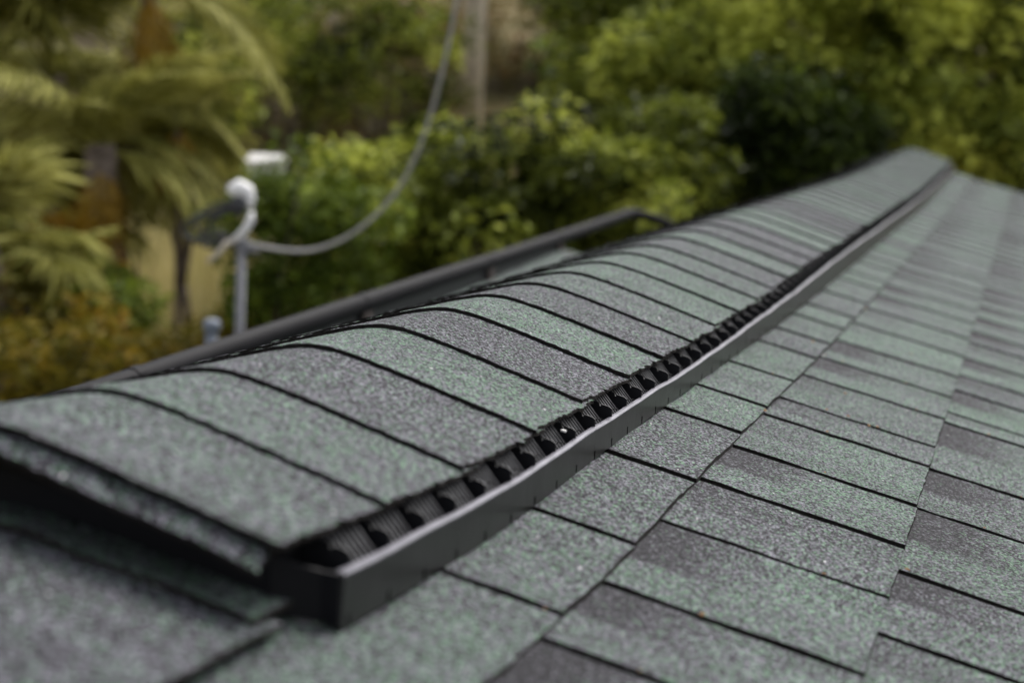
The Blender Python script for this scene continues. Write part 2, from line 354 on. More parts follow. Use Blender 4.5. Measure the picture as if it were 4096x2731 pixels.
# wind baffle: upright wall in 1.2 m lengths with a rolled lip and small drain notches
PITCH = 0.055
LIPN = [random.uniform(0, 6.28) for _ in range(8)]
def lipwave(y): return 0.0009 * 0.4 * math.sin(y * 9.0 + LIPN[0]) + 0.0004 * math.sin(y * 23 + LIPN[1]) + 0.0003 * math.sin(y * 51 + LIPN[2])
PROF = [(0.0, 0.0, 1), (0.0, 0.55, 0), (0.0002, 0.92, 0), (0.0004, 0.958, 0), (-0.0003, 0.99, 0), (-0.0020, 1.003, 0), (-0.0042, 1.0, 0), (-0.0046, 0.95, 0), (-0.0030, 0.92, 0), (-0.0026, 0.0, 1)]
secs = [VY0 + 1.22 * i for i in range(6)] + [VY1]
for y0, y1 in zip(secs[:-1], secs[1:]):
    rings = []; y = y0; yy = [y0 + 0.0005]
    k = math.ceil((y0 + 0.006) / PITCH)
    while k * PITCH < y1 - 0.01:
        c = k * PITCH; yy += [(c - 0.0016, 0), (c - 0.0016, 1), (c + 0.0016, 1), (c + 0.0016, 0), (c + PITCH / 2, 0)]; k += 1
    yy = [(yy[0], 0)] + [q for q in yy[1:] if q[0] < y1 - 0.002] + [(y1 - 0.0006, 0)]
    v, f = [], []; np_ = len(PROF)
    for (y, notch) in yy:
        base = float(roofz(XB, y)) + 0.0006; top = float(roofz(XB, y) + HB + V(y)) + lipwave(y); jx = 0.0005 * math.sin(y * 7 + LIPN[3]) + 0.0002 * math.sin(y * 31)
        for px, pz, low in PROF:
            zb = base + (0.0062 if (notch and low) else 0.0)
            v.append((XB + px + jx * (0.3 + 0.7 * pz), y, zb + (top - zb) * pz))
    for i in range(len(yy) - 1):
        for q in range(np_): f.append((np_ * i + q, np_ * i + (q + 1) % np_, np_ * (i + 1) + (q + 1) % np_, np_ * (i + 1) + q))
    f += [tuple(range(np_ - 1, -1, -1)), tuple(np_ * (len(yy) - 1) + q for q in range(np_))]
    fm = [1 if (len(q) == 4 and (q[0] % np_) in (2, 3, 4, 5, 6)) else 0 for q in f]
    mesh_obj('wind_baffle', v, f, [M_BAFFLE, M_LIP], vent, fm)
    # matching baffle on the far side, hidden behind the ridge
    v2 = [(-x, y, z - (LTAN - TAN) * XB) for x, y, z in v]
    mesh_obj('wind_baffle', v2, [tuple(reversed(q)) for q in f], M_BAFFLE, vent)
# repeating bays: a fan of louvre bars and an upright rib with a hooked slot
zc = float(capz(XC)) - 0.0042; zl = -TAN * XB + HB
g = MB()
NB = 7
for b in range(NB):
    y = 0.0060 + 0.0060 * b
    p0, p1 = Vector((0.1475, y, zc + 0.0015)), Vector((0.1690, y, zc - 0.0235))
    d = Vector((0.0008, 0, 0.0007)); w = 0.0028
    g.add([p0 - d, p0 + d, p0 + d + Vector((0, w, 0)), p0 - d + Vector((0, w, 0)), p1 - d, p1 + d, p1 + d + Vector((0, w, 0)), p1 - d + Vector((0, w, 0))],
          [(0, 1, 2, 3), (7, 6, 5, 4), (0, 4, 5, 1), (1, 5, 6, 2), (2, 6, 7, 3), (3, 7, 4, 0)])
ribp = [(0.1445, zc - 0.0014), (0.1530, zc - 0.0034), (0.1608, zc - 0.0046), (0.1614, zc - 0.0072), (0.1622, zc - 0.0078), (0.1628, zc - 0.0060),
        (0.1690, zc - 0.0074), (XB - 0.0032, zc - 0.0092), (XB - 0.0032, -TAN * XB + 0.001), (0.1445, -TAN * 0.1445 + 0.001)]
ribv = [(x, -0.0034, z) for x, z in ribp] + [(x, -0.0018, z) for x, z in ribp]; m_ = len(ribp)
ribf = [tuple(range(m_)), tuple(range(2 * m_ - 1, m_ - 1, -1))] + [(i, m_ + i, m_ + (i + 1) % m_, (i + 1) % m_) for i in range(m_)]
spur = MB(); spur.box((0.1650, 0.020, zc - 0.0135), (XB - 0.0030, 0.0206, zc - 0.0128))
grille0 = rib0 = spur0 = None
k = 1
while k * PITCH + 0.012 < VY1 - 0.03:
    y = k * PITCH + 0.010; dz = float(S(y) + V(y))
    if grille0 is None:
        grille0 = g.build('louvre', M_LOUVRE, vent); rib0 = mesh_obj('rib', ribv, ribf, M_RIB, vent); spur0 = spur.build('spur', M_PLASTIC, vent)
        trio = (grille0, rib0, spur0)
    else:
        trio = []
        for s0 in (grille0, rib0, spur0):
            c = s0.copy(); link(c); adopt(c, vent); trio.append(c)
    for c in trio: c.location = (random.uniform(-.0004, .0004), y + random.uniform(-.0008, .0008), dz)
    k += 1

# ------------------------------------------------------------------ ridge cap shingles over the vent
YC = [0.0001, 0.1324, 0.2638, 0.4185, 0.5583, 0.7075, 0.8467, 0.9864, 1.1305, 1.2757, 1.4178, 1.5522, 1.6988]
while YC[-1] < 6.42: YC.append(YC[-1] + random.uniform(0.136, 0.147))
YC.append(6.60)
TONES = [0.4, 0.6, 0.22, 0.8, 0.08, 0.9, 0.15, 0.5, 0.85, 0.85, 0.55, 0.3, 0.75, 0.15, 0.1, 0.85, 0.9, 0.4, 0.1, 0.2, 0.95, 0.7]
for i in range(len(YC) - 1):
    y0, y1 = YC[i], YC[i + 1]; tone = TONES[i] if i < len(TONES) else random.choice((0.25, 0.5, 0.6, 0.75, 0.9))
    jr = random.uniform(-0.0022, 0.0022); tilt = random.uniform(-0.0007, 0.0009) + (0.0016 if i == 0 else 0)
    last = i == len(YC) - 2
    frac = (y1 + 0.03 - y0)
    bite = lambda X, Y, v: 0.0
    slab('ridge_shingle', -XC + jr, XC + jr, y0, y1 + (0 if last else 0.028),
         lambda X, Y, u, v, t=tilt, fr=frac, e=y1 - y0: capz(X) + S(Y) + V(Y) - 0.0031 * np.clip(v * fr / e, 0, 1.12) + t * (np.abs(u - 0.5) * 2) ** 2 * (1 - v) - bite(X, Y, v), 0.0026, house, 81 if y0 < 2 else 31, 31 if y0 < 2 else 11,
         jx=0.0007, jy=0.0005, tone=tone, wave=(random.uniform(0.0004, 0.0016), random.uniform(0, 6), random.uniform(60, 130)))
# doubled starter under the first cap, its front edge drooping
def starterz(X, Y, u, v):
    drop = np.interp(Y, [-0.010, -0.005, 0.0, 0.012, 0.09], [0.0112, 0.0078, 0.0050, 0.0042, 0.0062])
    return capz(X) + S(Y) + V(Y) - drop + 0.0003 * np.sin(X * 60)
slab('ridge_shingle', -XC + 0.004, XC - 0.005, -0.011, 0.09, starterz, 0.0026, house, 61, 22, jx=0.0006, jy=0.0006, tone=0.3)

# ------------------------------------------------------------------ lower wing of the house, left of the ridge
wing = empty('roof_wing', (-1.6, 2.8, -3.4), 'lower roof wing of grey green shingles beyond the main ridge, mostly hidden', 'roof')
WX0, WX1, WZ = -0.545, -0.81, -0.216
def wingx(y): return WX0 + (WX1 - WX0) * (y - 0.9) / 4.3
YW0, YW1 = 0.3, 3.85
ysw = np.linspace(YW0, YW1, 25)
def strip(name, xa, xb, n, zf, th):
    v, f = [], []
    for y in ysw:
        for j in range(n + 1):
            x = wingx(y) + xa + (xb - xa) * j / n; z = zf(x - wingx(y), y); v += [(x, y, z), (x, y, z - th)]
    w = 2 * (n + 1)
    for i in range(len(ysw) - 1):
        for j in range(n):
            a = w * i + 2 * j; f += [(a, a + w, a + w + 2, a + 2), (a + 1, a + 3, a + w + 3, a + w + 1)]
        f += [(w * i, w * i + 1, w * i + w + 1, w * i + w), (w * i + 2 * n, w * i + w + 2 * n, w * i + w + 2 * n + 1, w * i + 2 * n + 1)]
    for j in range(n):
        a = 2 * j; b_ = w * (len(ysw) - 1) + 2 * j; f += [(a, a + 2, a + 3, a + 1), (b_, b_ + 1, b_ + 3, b_ + 2)]
    o = mesh_obj(name, v, f, M_GRAN, wing); o['tone'] = 0.7; return o
strip('roof_slope', 0.004, 0.34, 3, lambda d, y: WZ - 0.25 * d, 0.02)
strip('roof_slope', -2.5, -0.004, 5, lambda d, y: WZ + 0.62 * d, 0.02)
mb = MB(); mb.box((-2.9, 0.6, -3.4), (-0.95, 4.8, -2.0)); mb.build('wall', M_WALL, wing)

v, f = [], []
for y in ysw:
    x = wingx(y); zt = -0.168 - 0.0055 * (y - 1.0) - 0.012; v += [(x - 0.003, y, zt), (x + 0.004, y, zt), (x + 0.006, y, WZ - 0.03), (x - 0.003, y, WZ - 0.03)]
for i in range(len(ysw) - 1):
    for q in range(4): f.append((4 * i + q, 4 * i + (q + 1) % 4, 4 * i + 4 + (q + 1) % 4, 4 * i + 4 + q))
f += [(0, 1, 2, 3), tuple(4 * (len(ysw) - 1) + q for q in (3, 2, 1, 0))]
mesh_obj('pipe_shade_strip', v, f, M_RIB, wing)  # black strip added as the shade in the gap under the pipe
pipe = empty('black_pipe', (-0.68, 3.0, -0.2), 'long black pipe with a bent far end running on brackets above the lower roof', 'pipe')
PZ = lambda y: -0.168 - 0.0055 * (y - 1.0) + 0.003 * math.sin(y * 1.1)
pts = [(wingx(y) , y, PZ(y)) for y in np.linspace(0.2, 4.98, 26)]
ex, ey, ez = pts[-1]
for a in np.linspace(15, 90, 6):
    r = math.radians(a); pts.append((ex + 0.11 * (1 - math.cos(r)) + 0.0, ey + 0.11 * math.sin(r), ez - 0.035 * (1 - math.cos(r))))
lx, ly, lz = pts[-1]; pts += [(lx + 0.05, ly + 0.004, lz - 0.055), (lx + 0.25, ly + 0.01, lz - 0.30)]
MB().tube(pts, 0.0168, 14).build('pipe_run', M_PIPE, pipe, True)
for y in (1.2, 2.1, 3.0, 3.78):
    b = MB(); x = wingx(y); b.box((x - 0.012, y - 0.02, WZ - 0.02), (x - 0.006, y + 0.02, PZ(y) - 0.012)); b.box((x + 0.008, y - 0.02, WZ - 0.02), (x + 0.014, y + 0.02, PZ(y) - 0.012)); b.box((x - 0.03, y - 0.022, WZ - 0.013), (x + 0.04, y + 0.022, WZ - 0.006))
    b.build('bracket', M_BRACKET, pipe)
    MB().tube([(x, y - 0.012, PZ(y)), (x, y + 0.012, PZ(y))], 0.0185, 14).build('clamp', M_PIPE, pipe)

# plumbing vent stub
pv = empty('vent_pipe', (-1.73, 3.79, -0.865), 'short grey blue plumbing vent pipe with a cap beside the mast', 'vent pipe')
MB().lathe([(0.017, -0.06), (0.017, 0.34)], (-1.73, 3.79, -0.865), 14).build('pipe', M_VENTGREY, pv, True)
MB().lathe([(0.014, 0.338), (0.024, 0.344), (0.025, 0.366), (0.021, 0.376), (0.006, 0.380)], (-1.73, 3.79, -0.865), 16).build('cap', M_VENTGREY, pv, True)

# ------------------------------------------------------------------ service mast with weatherhead
MX, MY = -2.17, 4.91
RH = Vector((0.958, 0.286, 0.0))
mast = empty('service_mast', (MX, MY, -1.45), 'grey steel service mast with a white weatherhead and looped black wires', 'mast')
def mp(r, z, d=0.0): return Vector((MX, MY, z)) + RH * r + Vector((-0.286, 0.958, 0)) * d
MB().tube([mp(0, -1.5), mp(0.0, -0.385)], 0.0158, 14).build('pole', M_MAST, mast, True)
c = MB(); c.tube([mp(0, -0.415), mp(0, -0.365)], 0.021, 14); c.box(tuple(mp(0.02, -0.402) - Vector((.006, .006, .012))), tuple(mp(0.02, -0.402) + Vector((.04, .02, .012)))); c.build('clamp', M_MAST, mast)
h = MB(); h.tube([mp(0.020, -0.258), mp(0.019, -0.228), mp(0.010, -0.200, -0.004), mp(-0.010, -0.190, -0.010), mp(-0.030, -0.202, -0.016), mp(-0.038, -0.214, -0.018)], [0.020, 0.027, 0.033, 0.034, 0.030, 0.020], 14); h.build('hood', M_WHITE, mast, True)
k_ = MB(); k_.tube([mp(0.000, -0.225, -0.014), mp(-0.014, -0.250, -0.022), mp(-0.026, -0.282, -0.026)], [0.026, 0.031, 0.020], 12); k_.build('mouth', M_WIRE, mast, True)
MB().tube([mp(0.036, -0.268, -0.03), mp(0.034, -0.295, -0.035), mp(0.020, -0.328, -0.04), mp(-0.008, -0.358, -0.035), mp(-0.038, -0.382, -0.025)], [0.010, 0.0145, 0.0150, 0.012, 0.008], 10).build('lead', M_WHITE, mast, True)
MB().tube([mp(-0.045, -0.378, -0.02), mp(-0.085, -0.425, -0.01), mp(-0.118, -0.455, 0)], [0.010, 0.010, 0.009], 8).build('lead', M_WOODL, mast, True)
for (a, b_, zz) in ((-0.185, 0.0, 0.0), (-0.150, 0.03, -0.02), (-0.20, -0.04, 0.012), (-0.165, 0.02, 0.03), (-0.12, 0.0, -0.012)):
    P = [mp(-0.03, -0.25 + zz * .5, -0.02), mp(-0.10, -0.285 + zz, -0.03), mp(a * 0.95, -0.325 + zz, b_), mp(a, -0.36 + zz, b_), mp(a * 0.85, -0.385 + zz, b_), mp(-0.08, -0.375 + zz, 0), mp(-0.015, -0.39, 0)]
    Q = []
    for i in range(len(P) - 1):
        p0, p1, p2, p3 = P[max(i - 1, 0)], P[i], P[i + 1], P[min(i + 2, len(P) - 1)]
        for t in np.linspace(0, 1, 6, endpoint=False): Q.append(0.5 * ((2 * p1) + (p2 - p0) * t + (2 * p0 - 5 * p1 + 4 * p2 - p3) * t * t + (3 * p1 - p0 - 3 * p2 + p3) * t ** 3))
    MB().tube(Q + [P[-1]], 0.0058, 7).build('wire', M_WIRE, mast, True)

def at(px, py, dist):
    """point at a horizontal distance from the camera post, used to lay out the surroundings"""
    f = 6980.1; v = FX + RX * ((px * 1.7415 - 2048) / f) - UX * ((py * 1.7415 - 1365.5) / f)
    return CAM + v * (dist / math.hypot(v.x, v.y))
def smooth_path(P, n=8):
    Q = []
    for i in range(len(P) - 1):
        p0, p1, p2, p3 = P[max(i - 1, 0)], P[i], P[i + 1], P[min(i + 2, len(P) - 1)]
        for t in np.linspace(0, 1, n, endpoint=False): Q.append(0.5 * ((2 * p1) + (p2 - p0) * t + (2 * p0 - 5 * p1 + 4 * p2 - p3) * t * t + (3 * p1 - p0 - 3 * p2 + p3) * t ** 3))
    return Q + [P[-1]]
CP = [at(552, 552, 6.2), at(620, 570, 6.18), at(710, 575, 6.12), at(790, 548, 6.05), at(860, 497, 5.95), at(920, 425, 5.85), at(970, 322, 5.7), at(1012, 180, 5.5), at(1050, 0, 5.3), at(1090, -260, 5.0), at(1160, -800, 4.5)]
o = MB().tube(smooth_path(CP), 0.0068, 10).build('service_cable', M_CABLE, None, True)
tag(o, 'thick grey service cable sagging from the mast and rising past the wooden pole', 'cable')

# ------------------------------------------------------------------ ground, hill
def hillz(x, y):
    t = -0.277 * (np.asarray(x, float) - CAM.x) + 0.95 * (np.asarray(y, float) - CAM.y)
    z = -3.4 + 0.29 * np.clip(t - 8.0, 0, None) + 0.10 * np.sin(np.asarray(x) * 0.9) * np.clip((t - 7) / 4, 0, 1) + 0.12 * np.sin(np.asarray(y) * 0.7 + 1) * np.clip((t - 7) / 4, 0, 1)
    return np.minimum(z, 26)
def soil(name):
    m, t, b = newmat(name); N, L = t.nodes.new, t.links.new
    tc = N('ShaderNodeTexCoord'); n1 = N('ShaderNodeTexNoise'); n1.inputs['Scale'].default_value = 0.9; n1.inputs['Detail'].default_value = 8; L(tc.outputs['Object'], n1.inputs['Vector'])
    cr = N('ShaderNodeValToRGB'); e = cr.color_ramp.elements; e[0].position = 0.36; e[0].color = (0.055, 0.040, 0.026, 1); e[1].position = 0.64; e[1].color = (0.17, 0.125, 0.062, 1)
    e.new(0.5).color = (0.085, 0.075, 0.03, 1)
    L(n1.outputs[0], cr.inputs[0]); L(cr.outputs[0], b.inputs['Base Color']); b.inputs['Roughness'].default_value = 0.95; b.inputs['Specular IOR Level'].default_value = 0.1
    return m
xs = np.concatenate([np.linspace(-120, -14, 16), np.linspace(-12, 12, 40), np.linspace(14, 120, 16)]); ys = np.concatenate([np.linspace(-60, -4, 10), np.linspace(-2, 34, 60), np.linspace(38, 160, 20)])
X, Y = np.meshgrid(xs, ys, indexing='ij'); Z = hillz(X, Y); b_ = len(ys)
o = mesh_obj('hillside', np.stack([X, Y, Z], -1).reshape(-1, 3), [(i * b_ + j, (i + 1) * b_ + j, (i + 1) * b_ + j + 1, i * b_ + j + 1) for i in range(len(xs) - 1) for j in range(b_ - 1)], soil('dry_soil'), None, smooth=True)
tag(o, 'dry brown hillside rising behind the house', None, None, 'structure')

# ------------------------------------------------------------------ foliage
def tint_mesh(name, v, f, tint, mat, parent):
    o = mesh_obj(name, v, f, mat, parent)
    a = o.data.attributes.new('tint', 'FLOAT', 'FACE'); a.data.foreach_set('value', np.asarray(tint, dtype=np.float32))
    return o
def leaves(centers, radii, counts, size, tints, droop=0.2, shell=0.55, aspect=0.5, r=rng):
    """leaf blades (two triangles folded on the midrib) scattered through clumps"""
    P, T = [], []
    for c, rad, n, tn in zip(centers, radii, counts, tints):
        d = r.normal(size=(n, 3)); d /= np.linalg.norm(d, axis=1)[:, None]
        q = (shell + (1 - shell) * r.random(n)) ** 0.8
        q = np.where(r.random(n) < 0.3, r.random(n), q)
        P.append(np.asarray(c) + d * (q * 1.0)[:, None] * np.asarray(rad)); T.append(np.clip(tn + r.normal(0, 0.13, n), 0, 1))
    P = np.vstack(P); T = np.concatenate(T); n = len(P)
    ax = r.normal(size=(n, 3)); ax[:, 2] = ax[:, 2] * 0.6 - droop; ax /= np.linalg.norm(ax, axis=1)[:, None]
    up = r.normal(size=(n, 3)) * 0.55 + np.array([0, 0, 1.0]); w = np.cross(ax, up); w /= (np.linalg.norm(w, axis=1)[:, None] + 1e-9); nn = np.cross(w, ax)
    L = size * (0.6 + 0.8 * r.random(n)); W = L * aspect * (0.8 + 0.4 * r.random(n))
    a = P; b = P + ax * (L * 0.45)[:, None] + w * (W * 0.5)[:, None] + nn * (0.12 * L)[:, None]; c = P + ax * L[:, None]; d = P + ax * (L * 0.45)[:, None] - w * (W * 0.5)[:, None] + nn * (0.12 * L)[:, None]
    v = np.stack([a, b, c, d], 1).reshape(-1, 3); i = np.arange(n)[:, None] * 4
    f = np.concatenate([i + np.array([[0, 1, 2]]), i + np.array([[0, 2, 3]])], 1).reshape(-1, 3)
    return v, f.tolist(), np.repeat(T, 2)
def limb_tubes(base, tips, r0, mb, seed):
    R = random.Random(seed); base = Vector(base)
    for t in tips:
        t = Vector(t); mid = base.lerp(t, 0.5) + Vector((R.uniform(-.12, .12), R.uniform(-.12, .12), R.uniform(0, .2)))
        mb.tube(smooth_path([base, mid, t], 4), [r0 * (1 - 0.8 * i / 8) for i in range(9)], 6)
def broad_tree(name, label, cat, center, R, n_clump, per, size, mat, seed, crad=(0.22, 0.42), group=None, t0=0.45, ts=0.2, trunk=True, aspect=0.5, bark=None, kindname='crown'):
    r = np.random.default_rng(seed); cx, cy, cz = center
    gz = float(hillz(cx, cy))
    root = empty(name, (cx, cy, gz), label, cat, group)
    d = r.normal(size=(n_clump, 3)); d /= np.linalg.norm(d, axis=1)[:, None]; q = 0.25 + 0.75 * r.random(n_clump) ** 0.6
    C = np.array(center) + d * q[:, None] * np.array(R); C[:, 2] = np.maximum(C[:, 2], gz + 0.15)
    rad = [r.uniform(*crad) * np.array([1, 1, 0.75]) for _ in range(n_clump)]
    tn = t0 + ts * r.normal(size=n_clump)
    v, f, t = leaves(C, rad, [int(per * r.uniform(0.6, 1.4)) for _ in range(n_clump)], size, tn, r=r, aspect=aspect)
    tint_mesh(kindname, v, f, t, mat, root)
    bk = bark or M_BARK
    fork = Vector((cx, cy, gz + (cz - gz) * 0.45))
    MB().tube(smooth_path([Vector((cx, cy, gz - 0.1)), Vector((cx + 0.05, cy, gz + (cz - gz) * .25)), fork], 4), [0.13 - 0.07 * i / 8 for i in range(9)] if trunk else 0.03, 8).build('trunk', bk, root, True)
    tips = C[r.choice(n_clump, min(9, n_clump), replace=False)]
    for tp in tips:
        b = MB(); limb_tubes(fork, [tp], 0.05 if trunk else 0.018, b, seed); b.build('branch', bk, root, True)
    return root
L_OLIVE = leafmat('olive_leaves', [(0.0, (0.010, 0.014, 0.003)), (0.35, (0.060, 0.076, 0.008)), (0.65, (0.195, 0.23, 0.028)), (0.95, (0.52, 0.55, 0.10))], 0.3)
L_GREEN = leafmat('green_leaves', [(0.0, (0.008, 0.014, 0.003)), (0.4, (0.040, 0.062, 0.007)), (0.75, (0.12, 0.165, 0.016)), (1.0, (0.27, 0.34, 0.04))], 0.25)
L_BROWN = leafmat('brown_scrub', [(0.0, (0.055, 0.046, 0.016)), (0.35, (0.135, 0.120, 0.030)), (0.7, (0.21, 0.165, 0.06)), (1.0, (0.28, 0.13, 0.075))], 0.2)
L_ORANGE = leafmat('orange_leaves', [(0.0, (0.05, 0.045, 0.008)), (0.35, (0.15, 0.13, 0.012)), (0.7, (0.27, 0.17, 0.012)), (1.0, (0.34, 0.14, 0.02))])
L_PALM = leafmat('palm_blades', [(0.0, (0.085, 0.086, 0.012)), (0.5, (0.26, 0.25, 0.050)), (1.0, (0.46, 0.44, 0.14))], 0.3, 0.75)
L_DRY = leafmat('dry_palm_blades', [(0.0, (0.20, 0.11, 0.010)), (0.5, (0.34, 0.20, 0.015)), (1.0, (0.38, 0.27, 0.10))], 0.3)
L_GRASS = leafmat('dry_grass', [(0.0, (0.18, 0.17, 0.05)), (0.5, (0.46, 0.40, 0.16)), (1.0, (0.64, 0.55, 0.30))], 0.3)

# big trees to the right
broad_tree('broadleaf_tree', 'large yellow green broadleaf tree filling the view behind the far end of the ridge', 'tree', tuple(at(1950, 170, 10.6)), (1.35, 1.0, 1.25), 140, 230, 0.082, L_OLIVE, 21, (0.16, 0.34), 'trees and shrubs on the hillside', 0.68, 0.30)
broad_tree('broadleaf_tree', 'olive green tree with airy crown between the wooden pole and the largest tree', 'tree', tuple(at(1500, 90, 12.2)), (0.80, 0.8, 1.0), 70, 170, 0.085, L_OLIVE, 22, (0.2, 0.36), 'trees and shrubs on the hillside', 0.5, 0.18)
broad_tree('broadleaf_tree', 'dark green tree at the right edge beyond the roof gable', 'tree', tuple(at(2520, 120, 12.0)), (1.3, 1.0, 1.6), 80, 170, 0.085, L_OLIVE, 23, (0.2, 0.4), 'trees and shrubs on the hillside', 0.45, 0.2)
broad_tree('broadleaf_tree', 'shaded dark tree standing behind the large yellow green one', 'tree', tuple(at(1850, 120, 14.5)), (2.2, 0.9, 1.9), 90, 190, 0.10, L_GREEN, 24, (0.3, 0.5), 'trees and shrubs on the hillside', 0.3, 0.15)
# shrubs in the middle
broad_tree('shrub', 'rounded olive green shrub below the wooden pole in the middle', 'shrub', tuple(at(1090, 520, 9.3)), (0.98, 0.75, 0.76), 95, 190, 0.075, L_OLIVE, 31, (0.14, 0.30), 'trees and shrubs on the hillside', 0.44, 0.28, False)
broad_tree('shrub', 'fresh green shrub just right of the service mast', 'shrub', tuple(at(690, 560, 8.4)), (0.42, 0.4, 0.50), 40, 130, 0.06, L_GREEN, 32, (0.12, 0.22), 'trees and shrubs on the hillside', 0.62, 0.2, False)
broad_tree('shrub', 'dense dark shrub above the bend of the black pipe', 'shrub', tuple(at(1480, 480, 9.0)), (0.62, 0.5, 0.55), 55, 150, 0.065, L_OLIVE, 33, (0.14, 0.28), 'trees and shrubs on the hillside', 0.42, 0.2, False)
broad_tree('shrub', 'light green sprig standing right beside the pipe bend', 'shrub', tuple(at(1530, 490, 7.2)), (0.10, 0.10, 0.14), 7, 26, 0.05, L_OLIVE, 34, (0.05, 0.09), 'trees and shrubs on the hillside', 0.72, 0.10, False)
broad_tree('shrub', 'added shrub with very dark leaves for the deep shade directly behind the far end of the ridge', 'shrub', tuple(at(1840, 330, 9.4)), (0.55, 0.4, 0.34), 40, 170, 0.065, L_GREEN, 35, (0.14, 0.26), 'trees and shrubs on the hillside', 0.20, 0.14, False)  # near black leaves put in as the deep shadow beyond the ridge
broad_tree('shrub', 'thin leafy sprig standing in front of the stand-in box for the white blur', 'shrub', tuple(at(640, 420, 9.2)), (0.10, 0.08, 0.11), 7, 26, 0.05, L_GREEN, 36, (0.05, 0.09), 'trees and shrubs on the hillside', 0.6, 0.15, False)
# scrub up the slope
scr = [(760, 40, 18, 'brown scrub bush below the top edge, left of the wooden pole'), (930, 90, 19, 'reddish brown scrub bush directly left of the wooden pole'), (640, 260, 17, 'brown olive scrub bush above the white weatherhead'), (840, 250, 16.5, 'tangled brown green scrub bush between the palm and the cable'), (1180, 40, 20, 'brown scrub bush directly right of the wooden pole'), (520, 60, 19, 'dull olive scrub bush behind the palm tops')]
for i, (px, py, ds, lb) in enumerate(scr):
    p = at(px, py, ds); broad_tree('scrub_bush', lb, 'bush', (p.x, p.y, p.z - 0.15), (1.0, 0.8, 0.75), 40, 110, 0.085, L_BROWN if i != 5 else L_OLIVE, 41 + i, (0.22, 0.4), 'scrub on the hillside', (0.55, 0.75, 0.45, 0.4, 0.5, 0.35)[i], 0.22, False)
# undergrowth at the left
und = [(60, 880, 7.6, L_ORANGE, 0.34, 'orange and yellow leaved bush at the lower left above the ridge', 0.42), (320, 930, 8.2, L_ORANGE, 0.30, 'olive yellow bush left of the small vent pipe', 0.28), (195, 730, 8.8, L_GREEN, 0.75, 'green bush at the foot of the grey palm trunk', 0.24), (500, 860, 8.6, L_ORANGE, 0.35, 'ochre bush behind the small vent pipe', 0.30), (-60, 720, 8.8, L_GREEN, 0.35, 'dark green bush at the left edge under the palms', 0.5), (130, 600, 9.2, L_ORANGE, 0.7, 'orange leaved bush halfway up the left palm trunk', 0.26)]
for i, (px, py, ds, mt, t0, lb, rr) in enumerate(und):
    p = at(px, py, ds); broad_tree('bush', lb, 'bush', tuple(p), (rr * 1.15, rr, rr), 26, 95, 0.075, mt, 61 + i, (0.12, 0.22), 'bushes under the palms', t0, 0.18, False, 0.4)

# dry grass on the slope
n = 18000
gp = at(420, 640, 13.2)
A = rng.normal(size=(n, 2)) * np.array([1.2, 1.7]) + np.array([gp.x, gp.y]); gz = hillz(A[:, 0], A[:, 1])
Lh = 0.20 + 0.28 * rng.random(n); an = rng.random(n) * 6.283; w = 0.012
v = np.stack([np.stack([A[:, 0] - w * np.cos(an), A[:, 1] - w * np.sin(an), gz - 0.02], -1), np.stack([A[:, 0] + w * np.cos(an), A[:, 1] + w * np.sin(an), gz - 0.02], -1),
              np.stack([A[:, 0] + rng.normal(0, .09, n), A[:, 1] + rng.normal(0, .09, n), gz + Lh], -1)], 1).reshape(-1, 3)
o = tint_mesh('dry_grass', v, (np.arange(n)[:, None] * 3 + np.array([[0, 1, 2]])).tolist(), np.clip(rng.normal(.6, .25, n), 0, 1), L_GRASS, None)
tag(o, 'pale straw coloured dry grass growing on the slope behind the mast', None, None, 'stuff')

# ------------------------------------------------------------------ palms
def feather_frond(length, n, seed, droop=0.55):
    r = random.Random(seed); v, f = [], []
    def rach(t): return Vector((length * (t - 0.12 * t * t), 0, length * (0.30 * t - droop * t * t)))
    mb = MB(); mb.tube([rach(t) for t in np.linspace(0, 1, 8)], [0.014 * (1 - 0.8 * t) for t in np.linspace(0, 1, 8)], 5); v += mb.v; f += mb.f
    for i in range(n):
        t = 0.14 + 0.86 * i / (n - 1); p = rach(t); tg = (rach(min(1, t + .02)) - rach(t - .02)).normalized()
        L = length * 0.34 * math.sin(math.pi * (0.15 + 0.8 * t)) * r.uniform(0.85, 1.1)
        for s in (1, -1):
            d = (Vector((0, s, 0)) * 0.8 + tg * 0.65 + Vector((0, 0, r.uniform(-0.45, -0.05)))).normalized(); w = tg * 0.010
            a = len(v); e = p + d * L + Vector((0, 0, -0.10 * L)); m = p + d * L * .5 + Vector((0, 0, 0.02 * L))
            v += [tuple(p - w * .4), tuple(p + w * .4), tuple(m + w), tuple(m - w), tuple(e)]; f += [(a, a + 1, a + 2, a + 3), (a + 3, a + 2, a + 4)]
    return v, f
def fan_frond(length, n, seed):
    r = random.Random(seed); v, f = [], []; pl = length * 0.45; R = length * 0.6
    mb = MB(); mb.tube([(0, 0, 0), (pl * .5, 0, pl * .18), (pl, 0, pl * .22)], [0.016, 0.012, 0.010], 5); v += mb.v; f += mb.f
    o = Vector((pl, 0, pl * .22))
    for i in range(n):
        an = math.radians(-125 + 250 * i / (n - 1)); d = Vector((math.cos(an), math.sin(an), 0)); s = Vector((-math.sin(an), math.cos(an), 0)); L = R * r.uniform(0.85, 1.08) * (0.75 + .25 * math.cos(an / 2))
        m = o + d * L * .55 + Vector((0, 0, -0.03 * L)); e = o + d * L + Vector((0, 0, -L * r.uniform(0.12, 0.42)))
        w = 0.034 * L; a = len(v)
        v += [tuple(o), tuple(m + s * w), tuple(m + Vector((0, 0, .02))), tuple(m - s * w), tuple(e)]; f += [(a, a + 1, a + 2), (a, a + 2, a + 3), (a + 1, a + 4, a + 2), (a + 2, a + 4, a + 3)]
    return v, f
